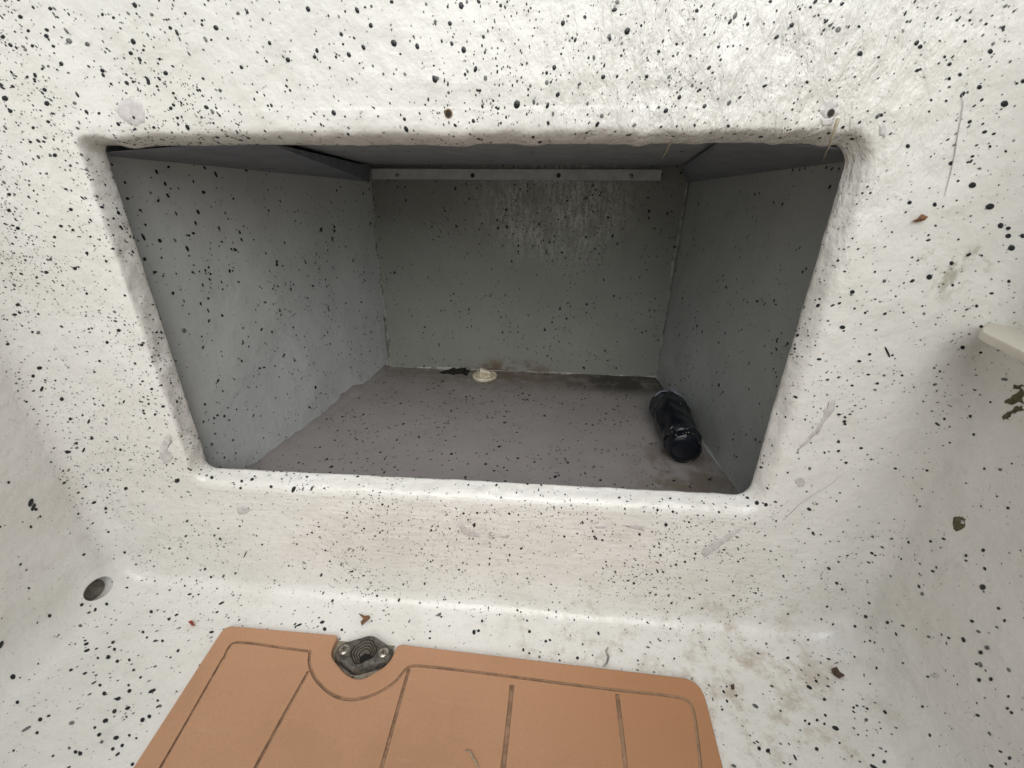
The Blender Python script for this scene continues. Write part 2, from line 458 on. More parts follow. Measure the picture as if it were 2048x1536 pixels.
# a broad putty cove along the left floor corner and narrow ones elsewhere
def cove(P, a, b, e1, e2, r, mi, n=8, m=40):
    a, b = Vector(a), Vector(b); e1, e2 = Vector(e1), Vector(e2)
    vs = []
    for j in range(m+1):
        q = a.lerp(b, j/m); rr = r*(1+.5*N3(q, 12, 6)+.35*N3(q, 40, 7))
        for i in range(n+1):
            t = i/n*math.pi/2
            vs.append(q + e1*rr*(1-math.sin(t)) + e2*rr*(1-math.cos(t)))
    P.add(vs, [(j*(n+1)+i, j*(n+1)+i+1, (j+1)*(n+1)+i+1, (j+1)*(n+1)+i) for j in range(m) for i in range(n)], mi)
cove(rec_l, (LFx-.004,YI,ZR-.004), (LBx-.004,D-.01,ZR-.004), (1,0,0), (0,0,1), .045, 5)
cove(rec_r, (RBx+.004,D-.01,ZR-.004), (RFx+.004,YI,ZR-.004), (0,0,1), (-1,0,0), .02, 0)
cove(rec_b, (LBx+.0,D+.002,ZR), (LBx+.012,D+.002,.0), (1,0,0), (0,-1,0), .016, 2)
cove(rec_b, (RBx+.0,D+.002,ZR), (RBx+.004,D+.002,.0), (0,-1,0), (-1,0,0), .012, 2)
cove(rec_b, (LBx,D+.002,ZR-.002), (RBx,D+.002,ZR-.002), (0,0,1), (0,-1,0), .014, 2)
recess = {'l':rec_l,'r':rec_r,'b':rec_b,'f':rec_f,'c':rec_c}
ALL = [bulk, floor, rightw, leftw] + list(recess.values())
# one set of normals across the whole moulding, so the parts meet without a crease
acc = {}
key = lambda p: (round(p.x*20000), round(p.y*20000), round(p.z*20000))
for P in ALL[:4]:
    for f in P.f:
        a_, b_, c_, d_ = (P.v[i] for i in f); n = (c_-a_).cross(d_-b_)
        for i in f:
            k_ = key(P.v[i]); acc[k_] = acc.get(k_, Vector((0,0,0))) + n
for P in ALL[:4]: P.nrm = [acc.get(key(p), Vector((0,0,1))).normalized() for p in P.v]
for P in ALL: P.tree = P.bvh()

# ------------------------------------------------------------------ paint drops: raised lenses of dried black paint
THIN = {}
def lens(P, c, n, u, ru, rv, h, mi, k=10, jag=0):
    v = n.cross(u).normalized(); vs = [c + n*h]
    for ring, (f, hh) in enumerate(((.6,.75),(1,.12))):
        for i in range(k):
            a = 2*math.pi*i/k; g = f*(1+jag*random.uniform(-1,1))
            vs.append(c + u*(ru*g*math.cos(a)) + v*(rv*g*math.sin(a)) + n*(h*hh))
    fs = [(0, 1+i, 1+(i+1)%k) for i in range(k)] + [(1+i, 1+k+i, 1+k+(i+1)%k, 1+(i+1)%k) for i in range(k)]
    P.add(vs, fs, mi)
def px_drop(x, y, rx, ry, mi=1, jag=.06, ang=None, k=12, h=None):
    h0 = first_hit(ALL, x, y)
    if not h0: return
    p, n, P, _ = h0
    d = ray(x, y)
    if n.dot(d) > 0: n = -n
    if ang is None:
        ra = math.atan2(y-640, x-1000)
        if abs(rx-ry) < 1.5: th = ra if max(rx,ry)/max(.1,min(rx,ry)) > 1.05 else 0
        else:
            b = 0 if rx > ry else math.pi/2
            dl = (ra - b + math.pi/2) % math.pi - math.pi/2
            th = b + max(-.45, min(.45, dl))
        A, B = max(rx,ry), min(rx,ry)
    else: th, A, B = ang, rx, ry
    def onplane(dx, dy):
        q = ray(x+dx, y+dy); t = (p-CAM).dot(n)/q.dot(n); return CAM + q*t - p
    ea = onplane(A*math.cos(th), A*math.sin(th)); eb = onplane(-B*math.sin(th), B*math.cos(th))
    rmean = math.sqrt(ea.length*eb.length); hh = h or min(.0022, rmean*.22)
    c = p + n*.0006
    vs = [c + n*hh]
    for f, z in ((.62,.78),(1,.08)):
        for i in range(k):
            a = 2*math.pi*i/k; g = f*(1+jag*random.uniform(-1,1))
            vs.append(c + (ea*math.cos(a)+eb*math.sin(a))*g + n*(hh*z))
    fs = [(0, 1+i, 1+(i+1)%k) for i in range(k)] + [(1+i, 1+k+i, 1+k+(i+1)%k, 1+(i+1)%k) for i in range(k)]
    if ea.cross(eb).dot(n) < 0: fs = [f[::-1] for f in fs]
    P.add(vs, fs, mi if mi != -1 else 9)
DROPS = [((0, 0), """790,30,14,20 120,98,13,17 295,50,12,14 600,85,10 665,103,10 888,85,11,14 1085,78,9 1183,120,9 1393,78,12 1448,73,10 1803,53,14,20 1265,163,15,20 997,163,11,14 275,175,11,16 272,210,14,17 404,240,17,22 512,258,14,18 166,180,11 18,215,14 148,290,11 190,268,11 313,270,13,10 780,243,15,22 766,311,13,15 600,413,13,17 840,293,9 935,345,10 1413,393,11,15 1685,350,15,18 1842,333,13,14 1997,200,11,15 2008,258,8 970,428,14,17 866,468,11,22 206,440,11,18 160,450,10 262,525,16,12 780,478,8,12 920,505,8,10 1015,545,10 30,575,18,22 275,605,18,16 62,650,14 437,603,11,14 1016,614,10,13 1000,633,12 1208,627,12,17 1040,690,10 1953,660,14,20 1098,745,12,22 1237,233,8 283,712,14,10 195,747,11 455,750,14,8 900,745,10 580,663,10 178,830,12,9 322,908,13,15 415,1225,14,11 53,1230,12,13 105,1335,12,15 320,1387,11,10 508,1480,10 427,1345,10 530,1385,8 225,1247,8 660,1455,12,8 595,1212,16,8 248,403,9 75,505,14,9 283,387,9 650,490,9
915,1005,9,18 965,1075,9,16 1262,1020,8,24 1440,997,8,12 985,977,10 1190,1125,10,15 1158,1240,9,18 1030,1250,5,18 745,1162,10,14 1143,1305,7,16 840,1390,9,24 1095,1455,9,22 1130,1365,9,12 1105,1378,9 1413,1402,6,14 1297,1415,6,10 925,1175,10,9 845,1520,8,12 820,1230,8,12 1105,1497,5,8"""),
((674, 0), """118,60,13,22 727,33,17,24 320,10,13 830,10,12 958,32,10,13 165,42,8 1640,12,15 1623,58,20,12 1450,98,11 1660,85,7 1698,182,18,26 1593,213,12,18 25,200,11,15 333,252,19,25 155,277,12,19 70,320,13,19 470,271,13,21 741,291,16,23 857,215,10,14 371,316,8 448,213,7 573,464,17,26 869,457,12,18 750,435,9,13 1271,395,13,18 567,384,7 577,142,6 1052,611,21,29 932,629,9 798,707,11,15 395,697,10,13 405,755,13,23 1083,378,8 1312,315,8 1663,325,9 1360,425,6 1987,258,10 1882,300,12 1812,447,13 1967,327,8 1883,628,9 241,680,7 154,398,6 1195,523,6 1820,353,7 1145,210,6 1990,540,7"""),
((1348, 0), """133,62,13 563,8,11 431,141,11,14 688,147,14,18 736,53,9 798,42,9 845,88,8 960,173,17,20 915,4,12 526,138,8 179,202,9 428,285,9 15,258,9 95,326,9 1087,313,16,19 1197,335,9 945,311,9 1082,155,10 910,150,10 1352,78,7,20 1655,118,10 1730,118,11,9 1825,140,12,9 1440,273,14,17 1703,241,11 1850,300,17 1422,412,17,11 1612,375,16,12 1583,332,10 1673,436,13 1610,460,12 1786,510,17,15 2005,488,12,8 2040,475,14 1717,540,9 1933,607,22,25 1592,590,9 1504,585,9 1492,652,8 1213,673,12 778,480,11 530,502,18,9 178,622,12,17 152,525,10 692,640,8 317,737,11 1367,855,14 1816,772,18,11 1848,857,10 1620,955,17,14 1745,915,14,8 1745,1083,25,20 1848,1208,31,20 1378,1185,15,13 1525,1197,14 1910,1320,20,18 1955,1335,18,12 1955,1380,20,15 2040,1380,16 1975,1450,24,20 1103,1130,10,7 1940,885,9 1870,783,14,8 1800,1495,8 1530,1320,8 1275,1358,7"""),
((0, 500), """105,320,11,16 88,377,16,8 440,108,14,12 272,130,15,11 215,160,9 510,18,11 225,483,13,12 190,480,9 232,690,20,12 194,737,12 245,812,10,20 362,872,14 412,988,11 695,470,11,14 508,255,9 830,555,13,10 627,540,11 888,813,8,11 835,768,6,11 955,915,9,13 870,900,8 908,962,9 520,1003,8,17 538,1103,9,13 445,1130,15,8 450,1157,13,8 490,1170,7,18 400,1183,20,9 706,1168,9 737,1395,11,14 550,1478,17,8 620,1512,11 503,1385,11,7 632,1285,7,14 180,1478,16,30 210,1518,10,12 50,1360,10 375,1362,13,8 877,1040,7 1037,1350,14,19 1240,1332,12 1475,1343,14,9 1587,1385,11 1718,1400,11,24 1825,1395,7,18 1773,1398,6,14 1415,1353,10 1408,1393,9 725,887,6,13 45,550,12,10
910,128,7,11 845,48,6,11 1185,205,6,14 1075,298,6,13 1218,283,8,9 1217,355,5,16 1222,415,6,14 1187,570,6,12 1420,545,5,14 1395,187,6,9 1830,210,6,11 1660,617,5,17 1520,692,6,8 1545,688,5,10 1275,765,7,14 1482,968,4,14 1272,967,7,10 1340,995,5,9 1190,1005,5,12 1258,1075,5,10 1923,350,4,14 1530,465,6,12"""),
((1348, 500), """1493,158,18,20 1230,181,12 1043,245,16,13 985,452,20,13 1462,372,10 1118,367,9 1343,365,7 1623,77,14 1960,183,12 1630,205,10 1770,327,11 1858,253,16,8 1688,570,14,17 1798,447,14,10 1795,600,12,8 1248,597,8,42 1083,650,14,9 1190,780,9,11 1403,802,6 1935,757,24,11 1735,973,11 1582,988,9 1755,1080,10 1615,1127,9,6 1482,1290,8,12 1555,710,8 1522,690,6,9 962,1121,11 793,1278,11 880,1185,8 767,992,7 653,977,7 1000,1018,8,11 1000,978,10,8 1457,885,6 800,1128,6 665,1302,7 1817,1280,9 1910,1285,10,15 1978,1250,7 1152,1225,7 1050,1340,5 950,1468,7 790,1516,16,10 835,1486,8 485,1480,15 538,1490,13 430,1450,14,8 1955,1510,13,10 725,1185,6 730,1220,6 1440,1500,9,5 1710,1365,9,5 827,558,6 1297,270,7 1175,127,8 487,300,8,11 602,535,5,11 600,580,5,14"""),
((0, 1011), """195,10,12,30 235,65,8 180,125,10 620,40,7 490,287,8,13 730,274,9 168,484,9 478,581,10,15 557,610,9,15 624,577,11 520,627,14,6 290,645,12,13 885,622,12 505,810,18,10 661,801,13,11 670,842,11 634,887,16,14 687,912,13,11 573,893,9 757,904,10 837,741,10 860,773,7,10 951,793,10 1042,850,13,9 415,963,15,9 497,983,17,8 782,963,12,8 823,1006,11,8 585,1052,11 753,1052,9 611,1101,15 757,1086,16,12 890,1086,28,12 692,1131,20,12 670,1205,18,13 748,1186,20,12 923,1142,9 937,1173,11 617,1260,21,14 834,1255,18,14 874,1235,14,13 555,1300,12,9 580,1342,17,12 680,1360,21,14 660,1425,14,11 715,1405,14,11 595,1385,14,10 470,1453,17,13 442,1443,13 420,1273,21,13 235,1253,16,14 285,1232,14,8 217,1330,13,10 75,1003,17,20 102,1152,14,12 80,1435,10,8 405,1420,11 310,1466,12,7 5,815,14,30 223,927,7 990,665,8,13 757,1345,10 740,1237,9 798,1362,8 775,1515,10,14 1095,91,10,7 1088,178,7,10 1288,195,8,10 992,251,7,10 1098,309,7 1200,372,8,11 1235,418,9 1082,470,7 1308,413,6,14 1378,396,9,7 1270,486,6 1255,175,6,9 1880,407,8,13 1946,558,8,13 1534,228,7 1905,262,7 1892,512,5,14 1997,342,5,14 1435,285,4,26 1690,352,6 1900,723,13 1730,710,11,6 2000,728,9"""),
((674, 1011), """820,43,8 803,115,9,15 1437,98,6,12 1497,150,6,10 1517,192,6,12 1770,168,8,11 1925,112,11,13 1875,25,9 1797,36,6 1965,35,9 1062,55,6 1077,252,8 1010,289,6,10 648,238,6 737,335,6 760,343,5 820,268,5 892,342,5,10 1893,290,8,10 1885,222,5,11 1983,345,8 2036,328,8 1875,383,6,14 1907,388,6,11 1737,455,9 1833,510,7 1957,571,8 1423,431,6 363,553,8,14 388,462,5,9 513,457,6,11 485,570,6,8 181,490,6 70,255,5,12 152,255,3,12 25,342,5,14 55,437,5,8 1056,613,8 849,676,8,11 802,742,12,18 1126,738,10,12 1530,748,8,14 1222,795,10 1090,845,8,12 1185,887,9 1407,893,11 1388,670,5,10 1230,658,6 1303,566,5 545,737,7 543,777,8 1303,907,7 1880,782,6 1908,937,7 1973,897,7 1495,877,6 968,450,5"""),
((1348, 1011), """788,20,11,9 812,160,10 597,90,7 360,62,6 223,95,6 418,83,6 125,282,8 65,330,8 12,347,8 639,410,7 191,438,7 344,443,6 90,541,8 165,601,7 364,632,6 527,256,6 597,317,6 375,252,4,12 906,368,9,14 952,454,9,14 983,490,9 1157,278,9,13 1163,182,5,12 1502,210,11,9 1578,195,14,8 1710,293,11 1710,323,13,7 1810,262,13 1515,385,14,8 1807,478,19,21 1453,517,14,13 1900,602,13,10 1123,650,11,15 1060,707,12,9 1250,685,11,13 1342,704,12,7 1148,792,10,7 1490,768,15,9 1608,775,12,8 1745,677,16,10 1782,738,18,9 1890,712,13,8 1935,674,11 1833,832,18,15 1795,860,16,14 1770,928,12,8 1786,1021,16,13 1855,1016,14 1485,1002,11,7 1340,922,10,6 1057,886,10,6 1455,1177,10,9 1778,1228,18,9 1952,1187,11 1976,1212,14,10 1958,1117,9 895,591,8 667,634,8 784,786,8 703,790,6 541,810,7 206,783,7 930,695,8 667,892,10 845,993,11,6 832,1028,13,8 880,1135,11,12 945,1304,27,14 623,1203,11,8 791,1278,10 837,1256,10 880,1278,9 1125,1256,13 1051,1183,9 885,1228,12,8 767,1260,9 498,1422,11,16 550,1435,15 835,1425,14,12 708,1475,7,24 1165,1462,10 1230,1500,13 1240,1440,8 1912,1440,16,7 1965,1478,13 1858,1525,18,10 680,1515,8 350,1525,20,10 282,1195,8 310,1145,12,8 290,1090,13,8 308,1060,7 364,1113,9 969,1390,8 1440,340,9,5 1330,313,7 1077,1342,7""")]
P_thin = .10
def thin_(p): return -1 if random.random() < p else 1
for (ox, oy), txt in DROPS:
    for w in txt.split():
        q = [float(v) for v in w.split(',')]
        rx = q[2]; ry = q[3] if len(q) > 3 else q[2]
        k = .3418
        px_drop(ox+q[0]*k, oy+q[1]*k, max(1.1, rx*k*.87), max(1.1, ry*k*.87), mi=thin_(P_thin))
# the rest of the spatter, sampled over the surfaces themselves
def scatter(P, count, dens, rad, aspect, dirf, mi=1, k=8):
    fs = P.f[:P._n]; tot = 0; cum = []
    for f in fs:
        a, b, c = P.v[f[0]], P.v[f[1]], P.v[f[2]]
        tot += (b-a).cross(c-a).length; cum.append(tot)
    import bisect
    made = 0; tries = 0
    while made < count and tries < count*30:
        tries += 1
        fi = bisect.bisect(cum, random.random()*tot); f = fs[min(fi, len(fs)-1)]
        u, v = random.random(), random.random()
        a, b, c, d = (P.v[i] for i in f)
        p = a.lerp(b, u).lerp(d.lerp(c, u), v)
        if P.m[min(fi,len(fs)-1)] != 0: continue
        cl = .35 + 1.3*max(0, N3(p, 6, 11)+.35)
        if random.random() > dens(p)*cl: continue
        n = (b-a).cross(d-a)
        if n.length < 1e-9: continue
        n.normalize()
        if n.dot(p-CAM) > 0: n = -n
        r = rad(p); g = dirf(p); g = g - n*g.dot(n)
        if g.length < 1e-5: g = n.orthogonal()
        g.normalize(); g = (g + n.cross(g)*random.gauss(0,.35)).normalized()
        s = 1 + abs(random.gauss(0, aspect))
        lens(P, p + n*.0005, n, g, r*math.sqrt(s), r/math.sqrt(s), min(.0016, r*.3), 9 if random.random() < .30 else mi, k, .08)
        if random.random() < .06 and s > 1.3:    # thrown tail
            lens(P, p + n*.0005 + g*r*(1.6+random.random()), n, g, r*.9, r*.28, .0006, mi, 6)
        made += 1
def ln(m, s, lo, hi): return lambda p: min(hi, max(lo, math.exp(random.gauss(math.log(m), s))))
ctr = Vector((-.1,0,-.4))
rad_dir = lambda p: Vector((p.x-ctr.x, 0, p.z-ctr.z)) if p.y > -.06 else Vector((p.x-ctr.x, p.y-.2, p.z-ctr.z))
def d_bulk(p):
    if p.z > .40 or p.y < -.082: return 0
    d = .30
    if p.x < -.55: d = .55
    if p.x < -.7 and p.z > -.2: d = .95
    if -.25 < p.x < .3 and p.z > .1: d = .7
    if p.z < -.84: d = .5 if p.x > -.8 else .3
    if p.x > .65: d = .22
    return d
scatter(bulk, 10500, d_bulk, ln(.00128, .5, .0007, .0042), .5, rad_dir)
scatter(floor, 2600, lambda p: (.9 if abs(p.x+.1) > .55 else .6) if p.y > -.9 else .08, ln(.0017,.55,.0008,.007), .5, rad_dir)
scatter(leftw, 260, lambda p: .5 if p.y > -.8 else .05, ln(.002,.5,.001,.006), .5, rad_dir)
scatter(rightw, 420, lambda p: .6 if p.y > -.8 else .05, ln(.0021,.5,.001,.007), .4, rad_dir)
inward = lambda p: Vector((.05,.25,-1))
for nm, cnt in (('l',1150),('r',800),('b',1700),('c',420)):
    scatter(recess[nm], cnt, lambda p: .6, ln(.0021,.5,.0011,.0075), .45, inward)
scatter(rec_f, 1900, lambda p: .7, ln(.0026,.45,.0014,.0075), .4, lambda p: Vector((.3,1,0)))

# ------------------------------------------------------------------ scuffs, filler and chips in the coat
def px_patch(P_list, pts, mi, z=.0016, n_sub=4, jag=1.6):
    """irregular thin flake following the surface under the outline"""
    out = []
    m = len(pts)
    for i in range(m):
        a, b = Vector(pts[i]), Vector(pts[(i+1)%m])
        for s in range(n_sub):
            q = a.lerp(b, s/n_sub) + Vector((random.uniform(-jag,jag), random.uniform(-jag,jag))); out.append(q)
    cen = Vector((sum(q.x for q in out)/len(out), sum(q.y for q in out)/len(out)))
    def hit(q, dz):
        h = first_hit(P_list, q.x, q.y); n = h[1] if h[1].dot(ray(q.x,q.y)) < 0 else -h[1]
        return h[0] + n*dz, h[2]
    c, P = hit(cen, z); vs = [c]; k = len(out)
    for f, zz in ((.5,z),(.9,z*.9),(1,.0003)):
        for q in out: vs.append(hit(cen.lerp(q, f), zz)[0])
    fs = [(0, 1+i, 1+(i+1)%k) for i in range(k)]
    for r in range(2):
        for i in range(k): fs.append((1+r*k+i, 1+(r+1)*k+i, 1+(r+1)*k+(i+1)%k, 1+r*k+(i+1)%k))
    P.add(vs, fs, mi)
L4 = [bulk, floor, rightw, leftw]
px_patch(L4, [(232,222),(240,202),(258,195),(280,203),(290,222),(288,245),(272,252),(255,246),(243,236)], 3)
px_patch(L4, [(1640,214),(1650,202),(1664,196),(1678,206),(1672,215),(1680,226),(1668,232),(1648,236),(1641,226)], 3, jag=2.4)
px_patch(L4, [(1640,238),(1660,237),(1672,235),(1662,250),(1645,254)], 3)
px_patch(L4, [(1672,800),(1667,822),(1648,846),(1634,868),(1626,874),(1634,852),(1646,832),(1656,806),(1665,799)], 3)
px_patch(L4, [(1630,864),(1620,882),(1596,900),(1592,900),(1612,880),(1626,862)], 3, jag=.8)
px_patch(L4, [(1487,1056),(1458,1080),(1438,1094),(1410,1116),(1402,1108),(1408,1094),(1440,1076),(1470,1058)], 3)
px_patch(L4, [(340,868),(344,880),(330,890),(336,902),(346,908),(342,924),(326,928),(318,912),(322,894),(330,874)], 3)
px_patch(L4, [(1588,960),(1600,954),(1612,962),(1608,972),(1594,972)], 3)
px_patch(L4, [(914,1044),(926,1046),(936,1062),(960,1066),(962,1074),(938,1074),(922,1062)], 3)
px_patch(L4, [(978,1066),(990,1066),(986,1078),(978,1076)], 3)
px_patch(L4, [(1000,1070),(1022,1068),(1018,1074),(1004,1075)], 3)
px_patch(L4, [(1242,1050),(1270,1048),(1290,1052),(1288,1062),(1262,1056)], 3, jag=1)
px_patch(L4, [(1190,1052),(1216,1050),(1214,1056),(1192,1056)], 3, jag=1)
px_patch(L4, [(472,1016),(494,1012),(502,1020),(490,1028),(476,1026)], 3)
px_patch(L4, [(1766,246),(1774,258),(1770,276),(1760,270),(1758,252)], 3)
px_patch(L4, [(1905,1035),(1918,1033),(1930,1038),(1930,1052),(1916,1064),(1906,1056)], 4, jag=2)
px_patch(L4, [(1923,1041),(1929,1040),(1929,1047),(1923,1047)], 3, z=.0022)
for q in ([(2008,804),(2024,790),(2046,776),(2047,806),(2022,808)], [(2012,826),(2034,812),(2047,812),(2047,822),(2030,826)], [(2006,832),(2022,826),(2018,838),(2008,838)],
          [(2025,771),(2047,770),(2040,778),(2028,779)]): px_patch(L4, q, 4, jag=3)
px_patch(L4, [(1860,1350),(1870,1345),(1880,1352),(1874,1358)], 3)
px_patch([floor], [(664,1290),(674,1282),(790,1292),(786,1322),(752,1352),(716,1362),(690,1350),(664,1322)], 5, z=.001, jag=1)
RL = list(recess.values())
px_patch(RL, [(878,744),(900,736),(930,737),(940,744),(934,750),(905,750)], 3, jag=3)
#px_patch(RL, [(1262,938),(1272,926),(1340,930),(1396,968),(1390,980),(1268,972)], 4, jag=4, z=.001)

liner = empty('boat_liner', (-.25,0,ZF), 'white moulded boat cockpit liner covered in black paint spatter, with a deep open recess', 'boat liner')
bulk.build('bulkhead', [M_WALL, M_DROP, M_RAW, M_GREYP, M_OLIVE], liner)
leftw.build('side_wall', [M_WALL, M_DROP, M_RAW, M_GREYP, M_OLIVE], liner)
rightw.build('side_wall', [M_WALL, M_DROP, M_RAW, M_GREYP, M_OLIVE], liner)
aft.build('aft_light_block', M_WALL, liner)
fl = floor.build('floor', [M_WALL, M_DROP, M_RAW, M_GREYP, M_OLIVE, M_GRIME]); tag(fl, 'white speckled cockpit floor around the tan mat', None, None, 'structure')
RM = [M_DROP, M_CAULK, M_MOULD, M_OLIVE]
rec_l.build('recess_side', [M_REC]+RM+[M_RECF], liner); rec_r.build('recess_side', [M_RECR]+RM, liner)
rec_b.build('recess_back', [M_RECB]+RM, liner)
rec_f.build('recess_floor', [M_RECF, M_DROP, M_CAULK, M_MOULD, M_GREYP], liner)
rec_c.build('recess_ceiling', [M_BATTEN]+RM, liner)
# corner boards under the recess ceiling
def slab(pts, th):
    P = Part(); a = [Vector(q) for q in pts]; n = (a[1]-a[0]).cross(a[2]-a[0]).normalized()
    if n.z < 0: n = -n
    P.add(a + [q + n*th for q in a], [(0,1,2,3),(7,6,5,4),(0,4,5,1),(1,5,6,2),(2,6,7,3),(3,7,4,0)]); return P
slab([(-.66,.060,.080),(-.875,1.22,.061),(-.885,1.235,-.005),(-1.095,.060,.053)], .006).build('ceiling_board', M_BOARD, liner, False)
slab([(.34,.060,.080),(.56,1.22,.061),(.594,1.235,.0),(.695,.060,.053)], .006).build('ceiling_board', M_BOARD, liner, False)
# screw holes: a small countersunk ring round a dark bore
def screw_hole(x, y, r, m):
    p, n, P, _ = first_hit([bulk], x, y); n = n if n.dot(ray(x,y)) < 0 else -n
    Q = Part(); lathe(Q, p + n*.0005, n, [(r*1.45,-.0005),(r*1.25,.0012),(r*1.0,.0012),(r*.85,.0004)], 16, 0, cap=False)
    lathe(Q, p + n*.0022, n, [(r*1.0,0),(r*.5,.0004),(r*.05,.0005)], 14, 1)
    return Q.build('screw_hole', [m, M_BORE], liner)
screw_hole(897, 227, .006, plain('rust ring', (.30,.20,.12), .8, 0, .5, 250))
screw_hole(1661, 226, .0055, M_RAW)
screw_hole(269, 235, .003, M_GREYP)

# ------------------------------------------------------------------ things in the recess
zs = .047; sx0 = atY(743, 348, D-.02).x; sx1 = atY(1323, 346, D-.02).x
zt_, zb_ = atY(1030, 338, D-.02).z, atY(1030, 360, D-.02).z
strip = empty('metal_strip', ((sx0+sx1)/2, D-.02, zb_), 'thin grey metal angle strip screwed along the top of the recess back', 'metal strip')
P = Part()
yb, yf = D-.008, D-.02
prof = [(yb,zb_),(yf,zb_+.001),(yf,zt_-.002),(yf+.001,zt_),(yb,zt_)]
vs = [(x, y, z) for x in (sx0, sx1) for (y, z) in prof]; k = len(prof)
P.add(vs, [(i, (i+1)%k, k+(i+1)%k, k+i) for i in range(k)] + [tuple(range(k-1,-1,-1)), tuple(range(k,2*k))])
P.build('angle_bar', M_STRIP, strip, False)
for (x, y, m) in ((795,351,M_STEEL),(945,351,M_RUST),(1117,351,M_RUST),(1262,352,M_STEEL)):
    q = atY(x, y, yf); Q = Part()
    lathe(Q, q, (0,-1,0), [(.010,0),(.0095,.003),(.006,.006),(.001,.007)], 16)
    o = Q.build('screw', m, strip)
    if m is M_RUST: o['label'] = 'rusty brown screw'
    else: o['label'] = 'shiny steel screw'
c = atZ(970, 753, ZR); c.y = min(c.y, D-.075)
drain = empty('drain_plug', (c.x, c.y, ZR), 'small round ivory plastic drain plug at the back of the recess floor', 'drain plug')
P = Part(); lathe(P, (c.x,c.y,ZR-.003), (0,0,1), [(.066,0),(.068,.010),(.063,.016),(.052,.017),(.048,.012),(.036,.012)], 40)
P.build('flange', M_PLASTIC, drain, True, R(40))
P = Part(); lathe(P, (c.x,c.y,ZR+.008), (0,0,1), [(.037,0),(.035,.014),(.028,.02),(.01,.022)], 28)
prism(P, [(c.x-.024,c.y-.012),(c.x+.030,c.y-.012),(c.x+.030,c.y+.012),(c.x-.024,c.y+.012)], ZR+.025, ZR+.050, 0, .004)
# sloped grip of the plug
for v in P.v:
    if v.z > ZR+.04 and v.x > c.x: v.z -= .018
P.build('grip', M_PLASTIC, drain, True, R(40))

# dark plastic container lying beside the right recess wall
a = atZ(1368, 893, ZR+.07); b = atZ(1332, 806, ZR+.075)
ax = (b-a).normalized(); L = (b-a).length; rB = .074
bot = empty('plastic_bottle', (a.x, a.y, ZR), 'crumpled dark blue-black plastic bottle lying against the right side of the recess', 'bottle')
P = Part()
n = 44; prof = [(.002,-.028),(.034,-.028),(.046,-.026),(.058,-.016),(.064,.01),(.064,.05),(.062,.09),(.066,.13),(.074,.2),(.079,.28),(.078,.36),(.070,.42),(.06,.45)]
fine_ = []
for (r1, h1), (r2, h2) in zip(prof, prof[1:]):
    m_ = max(1, int(abs(h2-h1)/.008))
    for q in range(m_): fine_.append((r1+(r2-r1)*q/m_, h1+(h2-h1)*q/m_))
fine_.append(prof[-1]); prof = fine_
lathe(P, a, ax, [(r, h*L/.44) for r, h in prof], n, 0, (0,0,1))
for i, v in enumerate(P.v):
    q = v - a; h = q.dot(ax); rd = q - ax*h
    if rd.length > .03 and h > .02: P.v[i] = a + ax*h + rd*(1 + .20*N3(rd.normalized()*.075 + ax*h*.45, 16, 3) + .11*N3(rd.normalized()*.075 + ax*h*.6, 34, 4))
    P.v[i].z = max(P.v[i].z, ZR+.004)
up = (Vector((0,0,1)) - ax*ax.z).normalized(); sd = ax.cross(up); kk = L/.44
for i in range(26):
    t = random.uniform(-1.3,1.3); h = random.choice([-.02,-.012,.03,.05,.06,.25])*kk + random.uniform(-.01,.01); rr = .066 if h < .2*kk else .082
    q = a + ax*h + (up*math.cos(t)+sd*math.sin(t))*rr
    lens(P, q, (q-a-ax*h).normalized(), ax, random.uniform(.002,.006), random.uniform(.0015,.003), .002, 1, 6, .3)
P.build('body', [M_BOTTLE, M_GRIT], bot, True, R(30))
P = Part()
for h0, rr in ((-.024,.055),(.045*L/.44,.067)):
    pts = []
    vx = ax.orthogonal().normalized(); vy = ax.cross(vx)
    for i in range(31):
        t = 2*math.pi*i/30; pts.append(a + ax*(h0+random.uniform(-.003,.003)) + (vx*math.cos(t)+vy*math.sin(t))*rr)
    tube(P, pts, .003, 6, 0)
P.build('rim', M_BOTTLE, bot)
P = Part()
up = (Vector((0,0,1)) - ax*ax.z).normalized(); sd = ax.cross(up)
def ribbon(h0, h1, t0, t1, r, lift, m=0):
    vs = []; nn = 8
    for j in range(2):
        for i in range(nn+1):
            t = t0+(t1-t0)*i/nn
            for rr in (r, r+.004):
                vs.append(a + ax*((h0,h1)[j]+.008*N3((t,j,0),3)) + (up*math.cos(t)+sd*math.sin(t))*(rr+lift*j))
    def id(j,i,k): return (j*(nn+1)+i)*2+k
    fs = []
    for i in range(nn):
        fs += [(id(0,i,1),id(1,i,1),id(1,i+1,1),id(0,i+1,1)), (id(0,i,0),id(0,i+1,0),id(1,i+1,0),id(1,i,0)), (id(1,i,1),id(1,i,0),id(1,i+1,0),id(1,i+1,1)), (id(0,i,0),id(0,i,1),id(0,i+1,1),id(0,i+1,0))]
    fs += [(id(0,0,0),id(1,0,0),id(1,0,1),id(0,0,1)), (id(0,nn,1),id(1,nn,1),id(1,nn,0),id(0,nn,0))]
    P.add(vs, fs, m)
kk = L/.44
ribbon(.385*kk, .44*kk, .05, .75, .077, -.004); ribbon(.33*kk, .43*kk, .95, 1.35, .080, .0); ribbon(.40*kk, .43*kk, -.9, -.15, .076, -.008)
P.build('tape', M_TAPE, bot, False)

